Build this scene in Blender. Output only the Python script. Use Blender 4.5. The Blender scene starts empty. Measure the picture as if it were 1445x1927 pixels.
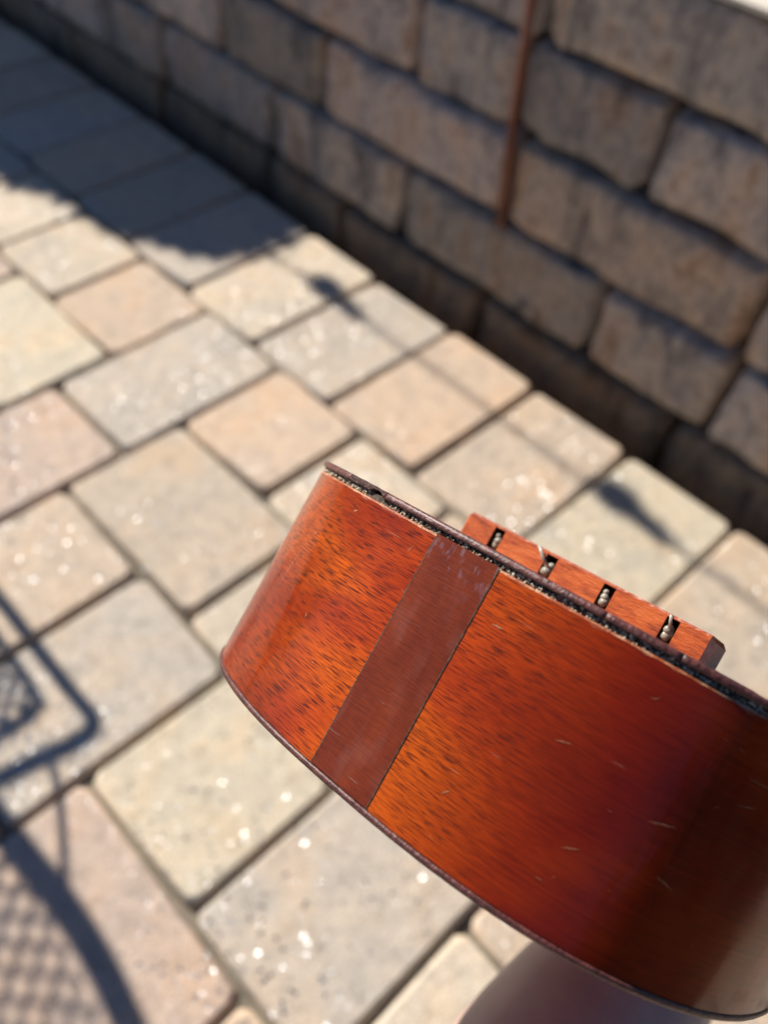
import bpy, bmesh, math, random
from mathutils import Vector, Matrix, noise

# ------------------------------------------------------------------ camera, sky, sun, exposure
SC = bpy.context.scene
COL = SC.collection
H = 0.7246                                   # camera height above the paving (m)
RC = [(0.68531612, 0.72585005, 0.05902132),  # camera right
      (0.58987771, -0.5057508, -0.62949218),  # camera down
      (-0.42706686, 0.4662165, -0.77476195)]  # camera forward
cam_d = bpy.data.cameras.new('camera')
cam = bpy.data.objects.new('camera', cam_d)
COL.objects.link(cam)
r_, d_, f_ = [Vector(v) for v in RC]
m = Matrix((r_, -d_, -f_)).transposed().to_4x4()
m.translation = (0, 0, H)
cam.matrix_world = m
cam_d.sensor_fit = 'VERTICAL'
cam_d.sensor_height = 36.0
cam_d.sensor_width = 27.0
cam_d.lens = 36.0 * 1600.0 / 1927.0
cam_d.clip_start = 0.01
cam_d.clip_end = 200.0
cam_d.dof.use_dof = True
cam_d.dof.focus_distance = 0.186
cam_d.dof.aperture_fstop = cam_d.lens / 3.2
SC.camera = cam

SUN_DU, SUN_DV = 1.30, -0.13                 # shadow travel per metre of height
to_sun = Vector((-SUN_DU, -SUN_DV, 1.0)).normalized()
elev = math.asin(to_sun.z)
azim = math.atan2(to_sun.x, to_sun.y)
world = bpy.data.worlds.new('World')
SC.world = world
world.use_nodes = True
wn = world.node_tree
bg = wn.nodes['Background']
sky = wn.nodes.new('ShaderNodeTexSky')
sky.sky_type = 'NISHITA'
sky.sun_disc = False
sky.sun_elevation = elev
sky.sun_rotation = azim
sky.air_density = 1.0
sky.dust_density = 0.0
sky.ozone_density = 9.0
wn.links.new(sky.outputs[0], bg.inputs[0])
bg.inputs[1].default_value = 0.060
sun_d = bpy.data.lights.new('sun', 'SUN')
sun_d.energy = 5.0
sun_d.angle = math.radians(0.53)
sun_d.color = (1.0, 0.94, 0.85)
sun = bpy.data.objects.new('sun', sun_d)
COL.objects.link(sun)
sun.rotation_euler = to_sun.to_track_quat('Z', 'Y').to_euler()
sun.location = to_sun * 8
SC.view_settings.view_transform = 'Standard'
SC.view_settings.look = 'None'
SC.view_settings.gamma = 1.0
SC.view_settings.use_curve_mapping = False
SC.view_settings.exposure = 0.58
SC.render.engine = 'CYCLES'
SC.cycles.max_bounces = 8
SC.cycles.use_denoising = True

rnd = random.Random(7)

# ------------------------------------------------------------------ material helpers
class NT:
    def __init__(s, name):
        s.mat = bpy.data.materials.new(name)
        s.mat.use_nodes = True
        s.t = s.mat.node_tree
        s.b = s.t.nodes['Principled BSDF']
    def n(s, typ, **kw):
        nd = s.t.nodes.new(typ)
        for k, v in kw.items():
            if k[0] == 'i' and k[1:].isdigit():
                nd.inputs[int(k[1:])].default_value = v
            else:
                setattr(nd, k, v)
        return nd
    def l(s, a, b):
        s.t.links.new(a, b)
    def coord(s, kind='Object'):
        return s.n('ShaderNodeTexCoord').outputs[kind]
    def mapping(s, src, scale=(1, 1, 1), rot=(0, 0, 0), loc=(0, 0, 0)):
        mp = s.n('ShaderNodeMapping')
        mp.inputs['Scale'].default_value = scale
        mp.inputs['Rotation'].default_value = rot
        mp.inputs['Location'].default_value = loc
        s.l(src, mp.inputs['Vector'])
        return mp.outputs[0]
    def noise(s, vec, scale, detail=4, rough=0.55, dist=0.0):
        nd = s.n('ShaderNodeTexNoise')
        nd.inputs['Scale'].default_value = scale
        nd.inputs['Detail'].default_value = detail
        nd.inputs['Roughness'].default_value = rough
        nd.inputs['Distortion'].default_value = dist
        if vec is not None:
            s.l(vec, nd.inputs['Vector'])
        return nd.outputs['Fac']
    def ramp(s, fac, stops, mode='LINEAR'):
        nd = s.n('ShaderNodeValToRGB')
        nd.color_ramp.interpolation = mode
        e = nd.color_ramp.elements
        while len(e) < len(stops):
            e.new(0.5)
        for el, (p, c) in zip(e, stops):
            el.position = p
            el.color = c if len(c) == 4 else (*c, 1)
        s.l(fac, nd.inputs[0])
        return nd.outputs[0]
    def mix(s, fac, a, b, mode='MIX'):
        nd = s.n('ShaderNodeMix', data_type='RGBA', blend_type=mode)
        for sock, v in ((nd.inputs['Factor'], fac), (nd.inputs['A'], a), (nd.inputs['B'], b)):
            pass
        ins = [i for i in nd.inputs if i.enabled]
        for sock, v in zip((nd.inputs[0], nd.inputs[6], nd.inputs[7]), (fac, a, b)):
            if hasattr(v, 'links') or hasattr(v, 'is_linked'):
                s.l(v, sock)
            elif isinstance(v, (int, float)):
                sock.default_value = v
            else:
                sock.default_value = v if len(v) == 4 else (*v, 1)
        return nd.outputs[2]
    def math(s, op, a, b=0.0):
        nd = s.n('ShaderNodeMath', operation=op)
        for sock, v in zip(nd.inputs, (a, b)):
            if isinstance(v, (int, float)):
                sock.default_value = v
            else:
                s.l(v, sock)
        return nd.outputs[0]
    def bump(s, height, strength, dist):
        nd = s.n('ShaderNodeBump')
        nd.inputs['Strength'].default_value = strength
        nd.inputs['Distance'].default_value = dist
        s.l(height, nd.inputs['Height'])
        return nd.outputs[0]
    def set(s, **kw):
        for k, v in kw.items():
            k = k.replace('_', ' ')
            sock = s.b.inputs[k]
            if hasattr(v, 'is_linked'):
                s.l(v, sock)
            else:
                sock.default_value = v if not (isinstance(v, tuple) and len(v) == 3 and sock.type == 'RGBA') else (*v, 1)
        return s.mat

M = {}

def mk_paver():
    t = NT('paver_concrete')
    oi = t.n('ShaderNodeObjectInfo')
    geo = t.n('ShaderNodeNewGeometry').outputs['Position']
    big = t.noise(geo, 14, 4, 0.6, 0.4)
    mid = t.noise(geo, 55, 5, 0.65)
    fine = t.noise(geo, 420, 3, 0.7)
    tint = t.ramp(big, [(0.33, (0.86, 0.89, 0.93)), (0.5, (1, 1, 1)), (0.66, (1.06, 0.98, 0.90))])
    c = t.mix(1.0, oi.outputs['Color'], tint, 'MULTIPLY')
    dirt = t.ramp(mid, [(0.28, (0.74, 0.74, 0.74)), (0.5, (1, 1, 1)), (0.75, (1.16, 1.15, 1.12))])
    c = t.mix(0.85, c, dirt, 'MULTIPLY')
    gr = t.ramp(fine, [(0.3, (0.5, 0.48, 0.46)), (0.5, (1, 1, 1)), (0.72, (1.35, 1.35, 1.35))])
    c = t.mix(0.8, c, gr, 'MULTIPLY')
    # quartz and mica grains with their own facet direction
    vo = t.n('ShaderNodeTexVoronoi', feature='F1')
    vo.inputs['Scale'].default_value = 150
    t.l(geo, vo.inputs['Vector'])
    rndc = vo.outputs['Color']
    sep = t.n('ShaderNodeSeparateColor')
    t.l(rndc, sep.inputs[0])
    inside = t.math('LESS_THAN', vo.outputs['Distance'], 0.27)
    pick = t.math('GREATER_THAN', sep.outputs[2], 0.68)
    mica = t.math('MULTIPLY', inside, pick)
    patch = t.ramp(t.noise(geo, 6, 2), [(0.40, (0, 0, 0)), (0.56, (1, 1, 1))])
    mica = t.math('MULTIPLY', mica, patch)
    c = t.mix(mica, c, (0.50, 0.50, 0.51))
    sub = t.n('ShaderNodeVectorMath', operation='SUBTRACT')
    t.l(rndc, sub.inputs[0]); sub.inputs[1].default_value = (0.5, 0.5, 0.5)
    mul = t.n('ShaderNodeVectorMath', operation='MULTIPLY')
    t.l(sub.outputs[0], mul.inputs[0]); mul.inputs[1].default_value = (1.5, 1.5, 0.0)
    bumpn = t.bump(t.math('ADD', mid, t.math('MULTIPLY', fine, 0.5)), 0.5, 0.004)
    msk = t.n('ShaderNodeVectorMath', operation='SCALE')
    t.l(mul.outputs[0], msk.inputs[0]); t.l(mica, msk.inputs['Scale'])
    add = t.n('ShaderNodeVectorMath', operation='ADD')
    t.l(bumpn, add.inputs[0]); t.l(msk.outputs[0], add.inputs[1])
    nrm = t.n('ShaderNodeVectorMath', operation='NORMALIZE')
    t.l(add.outputs[0], nrm.inputs[0])
    rough = t.math('SUBTRACT', 0.85, t.math('MULTIPLY', mica, 0.50))
    return t.set(Base_Color=c, Roughness=rough, Metallic=mica, Normal=nrm.outputs[0])

def mk_sand():
    t = NT('joint_sand')
    geo = t.n('ShaderNodeNewGeometry').outputs['Position']
    c = t.ramp(t.noise(geo, 30, 5), [(0.3, (0.11, 0.093, 0.068)), (0.6, (0.23, 0.195, 0.145)), (0.75, (0.14, 0.14, 0.085))])
    return t.set(Base_Color=c, Roughness=0.95, Normal=t.bump(t.noise(geo, 500, 3), 0.6, 0.003))

def mk_block():
    t = NT('wall_block_concrete')
    oi = t.n('ShaderNodeObjectInfo')
    geo = t.n('ShaderNodeNewGeometry').outputs['Position']
    v = t.mapping(geo, (1, 1, 0.35))
    big = t.noise(v, 19, 6, 0.72, 0.4)
    mid = t.noise(geo, 80, 5, 0.7)
    tint = t.ramp(big, [(0.34, (0.30, 0.30, 0.33)), (0.45, (0.85, 0.86, 0.88)), (0.52, (1.2, 1.16, 1.12)), (0.60, (1.12, 0.94, 0.78)), (0.70, (0.42, 0.30, 0.22))])
    c = t.mix(1.0, oi.outputs['Color'], tint, 'MULTIPLY')
    c = t.mix(0.8, c, t.ramp(mid, [(0.3, (0.45, 0.43, 0.41)), (0.5, (1, 1, 1)), (0.72, (1.4, 1.34, 1.28))]), 'MULTIPLY')
    return t.set(Base_Color=c, Roughness=0.92, Normal=t.bump(mid, 0.7, 0.008))

def mk_wood(name, pores=True, red=0.0):
    t = NT(name)
    uv = t.n('ShaderNodeUVMap', uv_map='UVMap').outputs[0]      # metres along the rim / across it
    g = t.mapping(uv, (14, 90, 1), rot=(0, 0, 0.10))
    fig = t.noise(t.mapping(uv, (15, 30, 1), rot=(0, 0, 0.1)), 1.0, 2.5, 0.5, 0.3)
    streak = t.noise(g, 9.0, 4, 0.6, 0.15)
    fibre = t.noise(t.mapping(uv, (28, 2400, 1), rot=(0, 0, 0.03)), 1.0, 4, 0.7, 0.05)
    base = t.ramp(fig, [(0.32, (0.25, 0.021, 0.002)), (0.48, (0.42, 0.050, 0.002)), (0.64, (0.62, 0.112, 0.002))])
    st = t.ramp(streak, [(0.30, (0.45, 0.38, 0.34)), (0.5, (1, 1, 1)), (0.7, (1.18, 1.24, 1.2))])
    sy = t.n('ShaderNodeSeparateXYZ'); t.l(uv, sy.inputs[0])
    glow_tint = t.ramp(t.math('ADD', t.math('ADD', t.math('MULTIPLY', sy.outputs[0], 9.0), 0.3), t.math('MULTIPLY', t.math('SUBTRACT', fig, 0.5), 0.6)), [(0.0, (0.62, 0.50, 0.5)), (0.16, (1, 1, 1)), (0.38, (1, 1, 1)), (0.66, (0.52, 0.27, 0.4))])  # amber glow beside the strip painted into the colour; redder, darker towards both ends
    base = t.mix(1.0, base, glow_tint, 'MULTIPLY')
    c = t.mix(0.40, base, st, 'MULTIPLY')
    c = t.mix(0.55, c, t.ramp(fibre, [(0.3, (0.50, 0.44, 0.4)), (0.5, (1, 1, 1)), (0.7, (1.4, 1.5, 1.3))]), 'MULTIPLY')
    # open pores: short dark dashes along the grain
    pw = t.mapping(uv, (210, 5000, 1), rot=(0, 0, 0.03))
    pn = t.noise(pw, 1.0, 1.0, 0.4, 0.12)
    pg = t.noise(t.mapping(uv, (30, 60, 1)), 1.0, 2)
    thr = t.math('SUBTRACT', pn, t.math('MULTIPLY', t.math('SUBTRACT', pg, 0.5), -0.20))
    sx = t.n('ShaderNodeSeparateXYZ'); t.l(uv, sx.inputs[0])
    fade = t.ramp(t.math('ADD', t.math('MULTIPLY', sx.outputs[0], 10.0), 0.3), [(0.50, (1, 1, 1)), (0.74, (0.18, 0.18, 0.18))])
    pore = t.math('MULTIPLY', t.ramp(thr, [(0.535, (0, 0, 0)), (0.60, (1, 1, 1))]), fade)
    c = t.mix(t.math('MULTIPLY', pore, 0.82), c, (0.050, 0.008, 0.003))
    # scratches and dull spots in the lacquer
    sc = t.noise(t.mapping(uv, (60, 1500, 1), rot=(0, 0, 0.75)), 1.0, 2, 0.5)
    scr = t.ramp(sc, [(0.735, (0, 0, 0)), (0.76, (1, 1, 1))])
    c = t.mix(t.math('MULTIPLY', scr, 0.35), c, (0.60, 0.36, 0.22))
    dull = t.noise(t.mapping(uv, (40, 40, 1)), 1.0, 5, 0.6)
    cr = t.ramp(dull, [(0.35, (0.08, 0.08, 0.08)), (0.7, (0.21, 0.21, 0.21))])
    nb = t.bump(t.math('ADD', t.math('MULTIPLY', dull, 0.4), t.math('MULTIPLY', pore, -0.25)), 0.25, 0.0004)
    mat = t.set(Base_Color=c, Roughness=0.38, Specular_IOR_Level=0.05, Coat_Weight=0.75, Coat_Roughness=cr,
                Coat_IOR=1.46, Normal=nb, Coat_Normal=t.bump(t.noise(t.mapping(uv, (60, 45, 1)), 1.0, 3, 0.5), 0.22, 0.0009), Anisotropic=0.4)
    return mat

def mk_simple(name, stops, scale, rough=0.5, detail=5, bump=0.0, bscale=None, coord='Object', vec=(1, 1, 1), **kw):
    t = NT(name)
    co = t.mapping(t.coord(coord), vec)
    nz = t.noise(co, scale, detail, 0.6, 0.2)
    c = t.ramp(nz, stops)
    args = dict(Base_Color=c, Roughness=rough)
    if bump:
        args['Normal'] = t.bump(t.noise(co, bscale or scale * 3, 4), bump, 0.001)
    args.update(kw)
    return t.set(**args)

M['paver'] = mk_paver()
M['sand'] = mk_sand()
M['block'] = mk_block()
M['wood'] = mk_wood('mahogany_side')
M['strip'] = None

def mk_strip():
    t = NT('end_strip_wood')
    uv = t.n('ShaderNodeUVMap', uv_map='UVMap').outputs[0]
    fig = t.noise(t.mapping(uv, (120, 30, 1)), 1.0, 4, 0.6, 0.4)
    fib = t.noise(t.mapping(uv, (170, 2300, 1)), 1.0, 4, 0.65)
    c = t.ramp(fig, [(0.3, (0.115, 0.017, 0.004)), (0.7, (0.19, 0.032, 0.006))])
    c = t.mix(0.5, c, t.ramp(fib, [(0.3, (0.45, 0.4, 0.36)), (0.5, (1, 1, 1)), (0.7, (1.6, 1.5, 1.4))]), 'MULTIPLY')
    scr = t.ramp(t.noise(t.mapping(uv, (90, 1700, 1), rot=(0, 0, -0.18)), 1.0, 2), [(0.71, (0, 0, 0)), (0.74, (1, 1, 1))])
    c = t.mix(t.math('MULTIPLY', scr, 0.5), c, (0.40, 0.24, 0.20))
    # blue grey bruises close to the binding, worn haze in the middle
    sep = t.n('ShaderNodeSeparateXYZ'); t.l(uv, sep.inputs[0])
    near = t.ramp(t.math('MULTIPLY', t.math('ADD', sep.outputs[1], 0.03), 1 / 0.058), [(0.80, (0, 0, 0)), (0.93, (1, 1, 1))])
    br = t.ramp(t.noise(t.mapping(uv, (700, 260, 1)), 1.0, 3), [(0.55, (0, 0, 0)), (0.68, (1, 1, 1))])
    c = t.mix(t.math('MULTIPLY', t.math('MULTIPLY', near, br), 0.5), c, (0.20, 0.16, 0.20))
    haze = t.ramp(t.noise(t.mapping(uv, (160, 70, 1), loc=(3, 1, 0)), 1.0, 2, 0.5), [(0.52, (0, 0, 0)), (0.80, (1, 1, 1))])
    c = t.mix(t.math('MULTIPLY', haze, 0.18), c, (0.36, 0.17, 0.14))
    return t.set(Base_Color=c, Roughness=0.4, Specular_IOR_Level=0.1, Coat_Weight=0.6, Coat_Roughness=0.14, Normal=t.bump(fib, 0.3, 0.0003))
M['strip'] = mk_strip()
M['binding'] = mk_simple('rosewood_binding', [(0.3, (0.05, 0.014, 0.011)), (0.55, (0.12, 0.034, 0.026)), (0.8, (0.22, 0.065, 0.045))], 420, 0.46, bump=0.5, bscale=900, Coat_Weight=0.25, Coat_Roughness=0.35)
M['binding_rough'] = mk_simple('bare_rosewood_binding', [(0.3, (0.02, 0.008, 0.006)), (0.55, (0.08, 0.03, 0.022)), (0.8, (0.20, 0.10, 0.07))], 900, 0.75, bump=0.9, bscale=1500)
M['groove'] = mk_simple('dark_groove', [(0.4, (0.03, 0.02, 0.013)), (0.6, (0.12, 0.08, 0.05))], 900, 0.8)
M['granule'] = mk_simple('rope_inlay', [(0.36, (0.03, 0.02, 0.012)), (0.45, (0.20, 0.14, 0.08)), (0.56, (0.55, 0.46, 0.32)), (0.72, (0.72, 0.66, 0.52))], 1300, 0.35, detail=2)
M['rawwood'] = mk_simple('bare_wood_edge', [(0.42, (0.30, 0.06, 0.015)), (0.55, (0.42, 0.15, 0.06)), (0.72, (0.66, 0.46, 0.30))], 330, 0.6, bump=0.4)
M['bridge'] = mk_simple('bridge_wood', [(0.28, (0.15, 0.028, 0.008)), (0.42, (0.34, 0.062, 0.012)), (0.58, (0.47, 0.10, 0.018)), (0.75, (0.52, 0.15, 0.045))], 150, 0.5, vec=(1, 2.2, 4), bump=0.3, bscale=500, Specular_IOR_Level=0.2, Coat_Weight=0.15, Coat_Roughness=0.25)
M['bridge_end'] = mk_simple('bridge_end_grain', [(0.3, (0.32, 0.30, 0.22)), (0.7, (0.5, 0.46, 0.36))], 500, 0.7)
M['bridge_edge'] = mk_simple('worn_bridge_edge', [(0.42, (0.34, 0.075, 0.03)), (0.60, (0.45, 0.16, 0.10)), (0.78, (0.75, 0.5, 0.42))], 600, 0.3, detail=3)
M['nylon'] = mk_simple('nylon_string', [(0.3, (0.36, 0.33, 0.25)), (0.7, (0.52, 0.49, 0.40))], 600, 0.32, Transmission_Weight=0.3, Subsurface_Weight=0.0)
M['top'] = mk_simple('mahogany_top', [(0.3, (0.28, 0.05, 0.012)), (0.7, (0.45, 0.10, 0.02))], 40, 0.35, vec=(6, 1, 1), Coat_Weight=0.5, Coat_Roughness=0.15)
M['ebony'] = mk_simple('dark_fretboard', [(0.3, (0.03, 0.015, 0.01)), (0.7, (0.08, 0.04, 0.025))], 60, 0.45)
M['metal'] = mk_simple('fret_metal', [(0.3, (0.6, 0.6, 0.58)), (0.7, (0.7, 0.7, 0.68))], 60, 0.3, Metallic=1.0)
M['cream'] = mk_simple('peg_button', [(0.3, (0.7, 0.65, 0.5)), (0.7, (0.8, 0.75, 0.62))], 60, 0.4)
M['skin'] = mk_simple('skin', [(0.3, (0.42, 0.29, 0.24)), (0.5, (0.48, 0.34, 0.28)), (0.7, (0.52, 0.38, 0.32))], 45, 0.5, bump=0.15, bscale=700)
M['nail'] = mk_simple('finger_nail', [(0.3, (0.6, 0.42, 0.36)), (0.7, (0.66, 0.48, 0.42))], 40, 0.25)
M['iron'] = mk_simple('black_painted_iron', [(0.3, (0.018, 0.018, 0.02)), (0.7, (0.035, 0.035, 0.038))], 90, 0.45, bump=0.2)
M['rust'] = mk_simple('rusty_steel', [(0.3, (0.085, 0.032, 0.018)), (0.45, (0.20, 0.065, 0.030)), (0.6, (0.24, 0.14, 0.10)), (0.75, (0.13, 0.042, 0.02))], 9, 0.8, detail=6, vec=(3, 3, 1), bump=0.6, bscale=200)
M['leaf'] = mk_simple('shrub_leaf', [(0.3, (0.03, 0.075, 0.018)), (0.7, (0.075, 0.14, 0.035))], 18, 0.45)
M['bark'] = mk_simple('shrub_bark', [(0.3, (0.07, 0.05, 0.035)), (0.7, (0.14, 0.10, 0.07))], 60, 0.9, bump=0.6)
M['soil'] = mk_simple('bed_soil', [(0.3, (0.05, 0.034, 0.022)), (0.7, (0.12, 0.085, 0.055))], 30, 0.95, bump=0.8, bscale=120)
M['core'] = mk_simple('joint_shade_black', [(0.3, (0.015, 0.013, 0.012)), (0.7, (0.03, 0.026, 0.022))], 30, 0.95)  # near-black so the open block joints read as deep shade
M['cable'] = mk_simple('black_cable', [(0.3, (0.015, 0.015, 0.015)), (0.7, (0.03, 0.03, 0.03))], 60, 0.5)
M['bulb'] = mk_simple('amber_bulb_glass', [(0.3, (0.16, 0.10, 0.04)), (0.7, (0.2, 0.12, 0.05))], 20, 0.1, Specular_IOR_Level=0.8)
M['post'] = mk_simple('cedar_post', [(0.3, (0.16, 0.09, 0.05)), (0.7, (0.28, 0.17, 0.10))], 30, 0.8, vec=(4, 4, 0.4), bump=0.4)
M['cap'] = mk_simple('bright_top_slab', [(0.3, (0.60, 0.53, 0.43)), (0.7, (0.72, 0.65, 0.54))], 25, 0.9, bump=0.4)  # pale tone lends the wall top its sunlit brightness

# ------------------------------------------------------------------ object helpers
def link_mesh(name, verts, faces, mat, parent=None, smooth=False, uv=None, mats=None, fm=None):
    me = bpy.data.meshes.new(name)
    me.from_pydata([tuple(v) for v in verts], [], faces)
    for mm in (mats or [mat]):
        me.materials.append(mm)
    if fm:
        for p, i in zip(me.polygons, fm):
            p.material_index = i
    if smooth:
        me.polygons.foreach_set('use_smooth', [True] * len(me.polygons))
    if uv:
        lay = me.uv_layers.new(name='UVMap')
        for lp in me.loops:
            lay.data[lp.index].uv = uv[lp.vertex_index]
    me.update()
    o = bpy.data.objects.new(name, me)
    COL.objects.link(o)
    if parent:
        o.parent = parent
    return o

def tag(o, label, cat, group=None):
    o['label'] = label
    o['category'] = cat
    if group:
        o['group'] = group
    return o

def empty(name, loc=(0, 0, 0)):
    o = bpy.data.objects.new(name, None)
    COL.objects.link(o)
    o.location = loc
    o.empty_display_size = 0.1
    return o

def tube(path, radii, seg=10, cap=True):
    """verts, faces of a tube along a list of points"""
    path = [Vector(p) for p in path]
    if isinstance(radii, (int, float)):
        radii = [radii] * len(path)
    vs, fs = [], []
    up = None
    for i, p in enumerate(path):
        t = (path[min(i + 1, len(path) - 1)] - path[max(i - 1, 0)]).normalized()
        if up is None:
            up = Vector((0, 0, 1)) if abs(t.z) < 0.9 else Vector((1, 0, 0))
        x = t.cross(up).normalized()
        up = x.cross(t).normalized()
        for k in range(seg):
            a = 2 * math.pi * k / seg
            vs.append(p + (x * math.cos(a) + up * math.sin(a)) * radii[i])
    for i in range(len(path) - 1):
        for k in range(seg):
            a, b = i * seg + k, i * seg + (k + 1) % seg
            fs.append((a, b, b + seg, a + seg))
    if cap:
        fs.append(tuple(range(seg - 1, -1, -1)))
        fs.append(tuple(range((len(path) - 1) * seg, len(path) * seg)))
    return vs, fs

def join(parts):
    V, F = [], []
    for vs, fs in parts:
        o = len(V)
        V += list(vs)
        F += [tuple(i + o for i in f) for f in fs]
    return V, F

def smooth_path(pts, n=8):
    pts = [Vector(p) for p in pts]
    out = []
    for i in range(len(pts) - 1):
        p0, p1, p2, p3 = pts[max(i - 1, 0)], pts[i], pts[i + 1], pts[min(i + 2, len(pts) - 1)]
        for k in range(n):
            t = k / n
            out.append(0.5 * ((2 * p1) + (p2 - p0) * t + (2 * p0 - 5 * p1 + 4 * p2 - p3) * t * t + (3 * p1 - p0 - 3 * p2 + p3) * t ** 3))
    out.append(pts[-1])
    return out

def box(x0, x1, y0, y1, z0, z1):
    v = [(x, y, z) for x in (x0, x1) for y in (y0, y1) for z in (z0, z1)]
    f = [(0, 1, 3, 2), (4, 6, 7, 5), (0, 4, 5, 1), (2, 3, 7, 6), (0, 2, 6, 4), (1, 5, 7, 3)]
    return v, f

# ------------------------------------------------------------------ ground and paving
BORDER_V = (0.690, 1.000)
FIELD_TOP = BORDER_V[0] * H
ground = link_mesh('patio_ground', [(-12, -12, -0.010), (12, -12, -0.010), (12, H - 0.012, -0.010), (-12, H - 0.012, -0.010)], [(0, 1, 2, 3)], M['sand'])
ground['kind'] = 'structure'
trench = link_mesh('edge_soil', [(-12, H - 0.014, -0.13), (12, H - 0.014, -0.13), (12, 0.95, -0.13), (-12, 0.95, -0.13)], [(0, 1, 2, 3)], M['soil'])
trench['kind'] = 'structure'

TAN, PEACH, GREY, CREAM, PINK, YEL, BEI = ((0.525, 0.415, 0.31), (0.56, 0.425, 0.31), (0.51, 0.435, 0.352), (0.58, 0.485, 0.368), (0.52, 0.40, 0.315), (0.575, 0.492, 0.365), (0.515, 0.42, 0.32))
PAL = [TAN, PEACH, GREY, CREAM, PINK, BEI, GREY, TAN]

def paver(u0, u1, v0, v1, colr, gap=0.0024, parent=ground):
    x0, x1, y0, y1 = u0 * H + gap, u1 * H - gap, v0 * H + gap, v1 * H - gap
    cx, cy, hx, hy = (x0 + x1) / 2, (y0 + y1) / 2, (x1 - x0) / 2, (y1 - y0) / 2
    vs, fs = [], []
    j = [rnd.uniform(-0.0016, 0.0016) for _ in range(24)]
    c0 = 0.0065
    for inset, z, c in ((0.0, -0.07, c0), (0.0, -0.0075, c0), (0.0018, -0.003, c0 * 1.1), (0.0042, -0.0003, c0 * 1.2)):
        ax, ay = hx - inset, hy - inset
        ring = [(-ax + c, -ay), (ax - c, -ay), (ax, -ay + c), (ax, ay - c), (ax - c, ay), (-ax + c, ay), (-ax, ay - c), (-ax, -ay + c)]
        for q, (px, py) in enumerate(ring):
            vs.append((px + j[q], py + j[q + 8], z))
    for r in range(3):
        for k in range(8):
            a, b = r * 8 + k, r * 8 + (k + 1) % 8
            fs.append((a, b, b + 8, a + 8))
    fs.append(tuple(range(24, 32)))
    o = link_mesh('paver', vs, fs, M['paver'], parent, smooth=False)
    for p in o.data.polygons:
        p.use_smooth = p.index < 24 and p.index >= 8
    o.location = (cx, cy, rnd.uniform(-0.0012, 0.0012))
    o.rotation_euler = (rnd.uniform(-0.006, 0.006), rnd.uniform(-0.006, 0.006), rnd.uniform(-0.006, 0.006))
    k = rnd.uniform(0.95, 1.05)
    o.color = (colr[0] * k, colr[1] * k, colr[2] * k, 1)
    return o

U = lambda k: -0.073 - 0.1039 * k
VT = [0.690, 0.585, 0.482, 0.374, 0.268, 0.161, 0.054, -0.048, -0.155]
V = lambda j: VT[j] if j < len(VT) else -0.155 - 0.1045 * (j - 8)
K0, K1, J1 = -12, 28, 18
used = set()
def put(k_hi, k_lo, j_lo, j_hi, c):
    """cells k_lo..k_hi (k grows to the left), j_lo..j_hi (j grows away from the wall)"""
    for a in range(k_lo, k_hi):
        for b in range(j_lo, j_hi):
            used.add((a, b))
    paver(U(k_hi), U(k_lo), V(j_hi), V(j_lo), c)
put(20, 18, 0, 2, TAN); put(18, 16, 0, 2, GREY); put(16, 14, 0, 2, CREAM); put(14, 12, 0, 2, CREAM); put(12, 10, 0, 2, PEACH)
put(10, 8, 0, 3, GREY); put(8, 6, 0, 2, PEACH); put(6, 4, 0, 2, CREAM); put(4, 1, 0, 2, BEI)
put(13, 10, 2, 4, YEL); put(10, 8, 3, 6, PINK); put(8, 5, 2, 4, BEI); put(5, 2, 2, 4, CREAM)
put(8, 6, 4, 7, TAN); put(6, 4, 4, 7, GREY); put(4, 2, 4, 6, YEL); put(2, 0, 3, 6, GREY)
put(0, -2, 4, 6, CREAM); put(0, -3, 2, 4, TAN); put(2, 0, 2, 3, TAN)
put(4, 1, 6, 8, PINK); put(1, -1, 6, 8, TAN); put(6, 4, 7, 10, PINK)
for jj in range(0, J1):
    for kk in range(K1 - 1, K0 - 1, -1):
        if (kk, jj) in used:
            continue
        opts = [(2, 2), (3, 2), (2, 3), (2, 2)]
        rnd.shuffle(opts)
        for (w, h) in opts + [(2, 1), (1, 2), (1, 1)]:
            cells = [(kk - a, jj + b) for a in range(w) for b in range(h)]
            if all(c not in used and c[0] >= K0 and c[1] < J1 for c in cells):
                put(kk + 1, kk + 1 - w, jj, jj + h, rnd.choice(PAL))
                break
bj = [-0.176 - 0.2027 * i for i in range(-6, 15)]
bcol = {0: BEI, 1: YEL, 2: TAN, 3: PEACH, 4: GREY, 5: CREAM, 6: GREY, 7: BEI, 8: TAN, 9: GREY, 10: TAN}
for i in range(len(bj) - 1):
    paver(bj[i + 1], bj[i], BORDER_V[0], BORDER_V[1] + rnd.uniform(-0.004, 0.004), bcol.get(i - 5, rnd.choice(PAL)))
# the cell left of joint -0.176 is index 6 in this list

# paving beyond the built field, too far off to tell stones apart
def mk_far():
    t = NT('far_paving')
    geo = t.n('ShaderNodeNewGeometry').outputs['Position']
    br = t.n('ShaderNodeTexBrick')
    br.inputs['Scale'].default_value = 1.0
    br.inputs['Brick Width'].default_value = 0.225
    br.inputs['Row Height'].default_value = 0.15
    br.inputs['Mortar Size'].default_value = 0.006
    br.inputs['Color1'].default_value = (0.50, 0.42, 0.31, 1)
    br.inputs['Color2'].default_value = (0.46, 0.41, 0.33, 1)
    br.inputs['Mortar'].default_value = (0.14, 0.12, 0.09, 1)
    t.l(geo, br.inputs['Vector'])
    c = t.mix(0.7, br.outputs['Color'], t.ramp(t.noise(geo, 14, 4), [(0.3, (0.75, 0.75, 0.78)), (0.6, (1.1, 1.05, 1.0))]), 'MULTIPLY')
    return t.set(Base_Color=c, Roughness=0.9)
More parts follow.
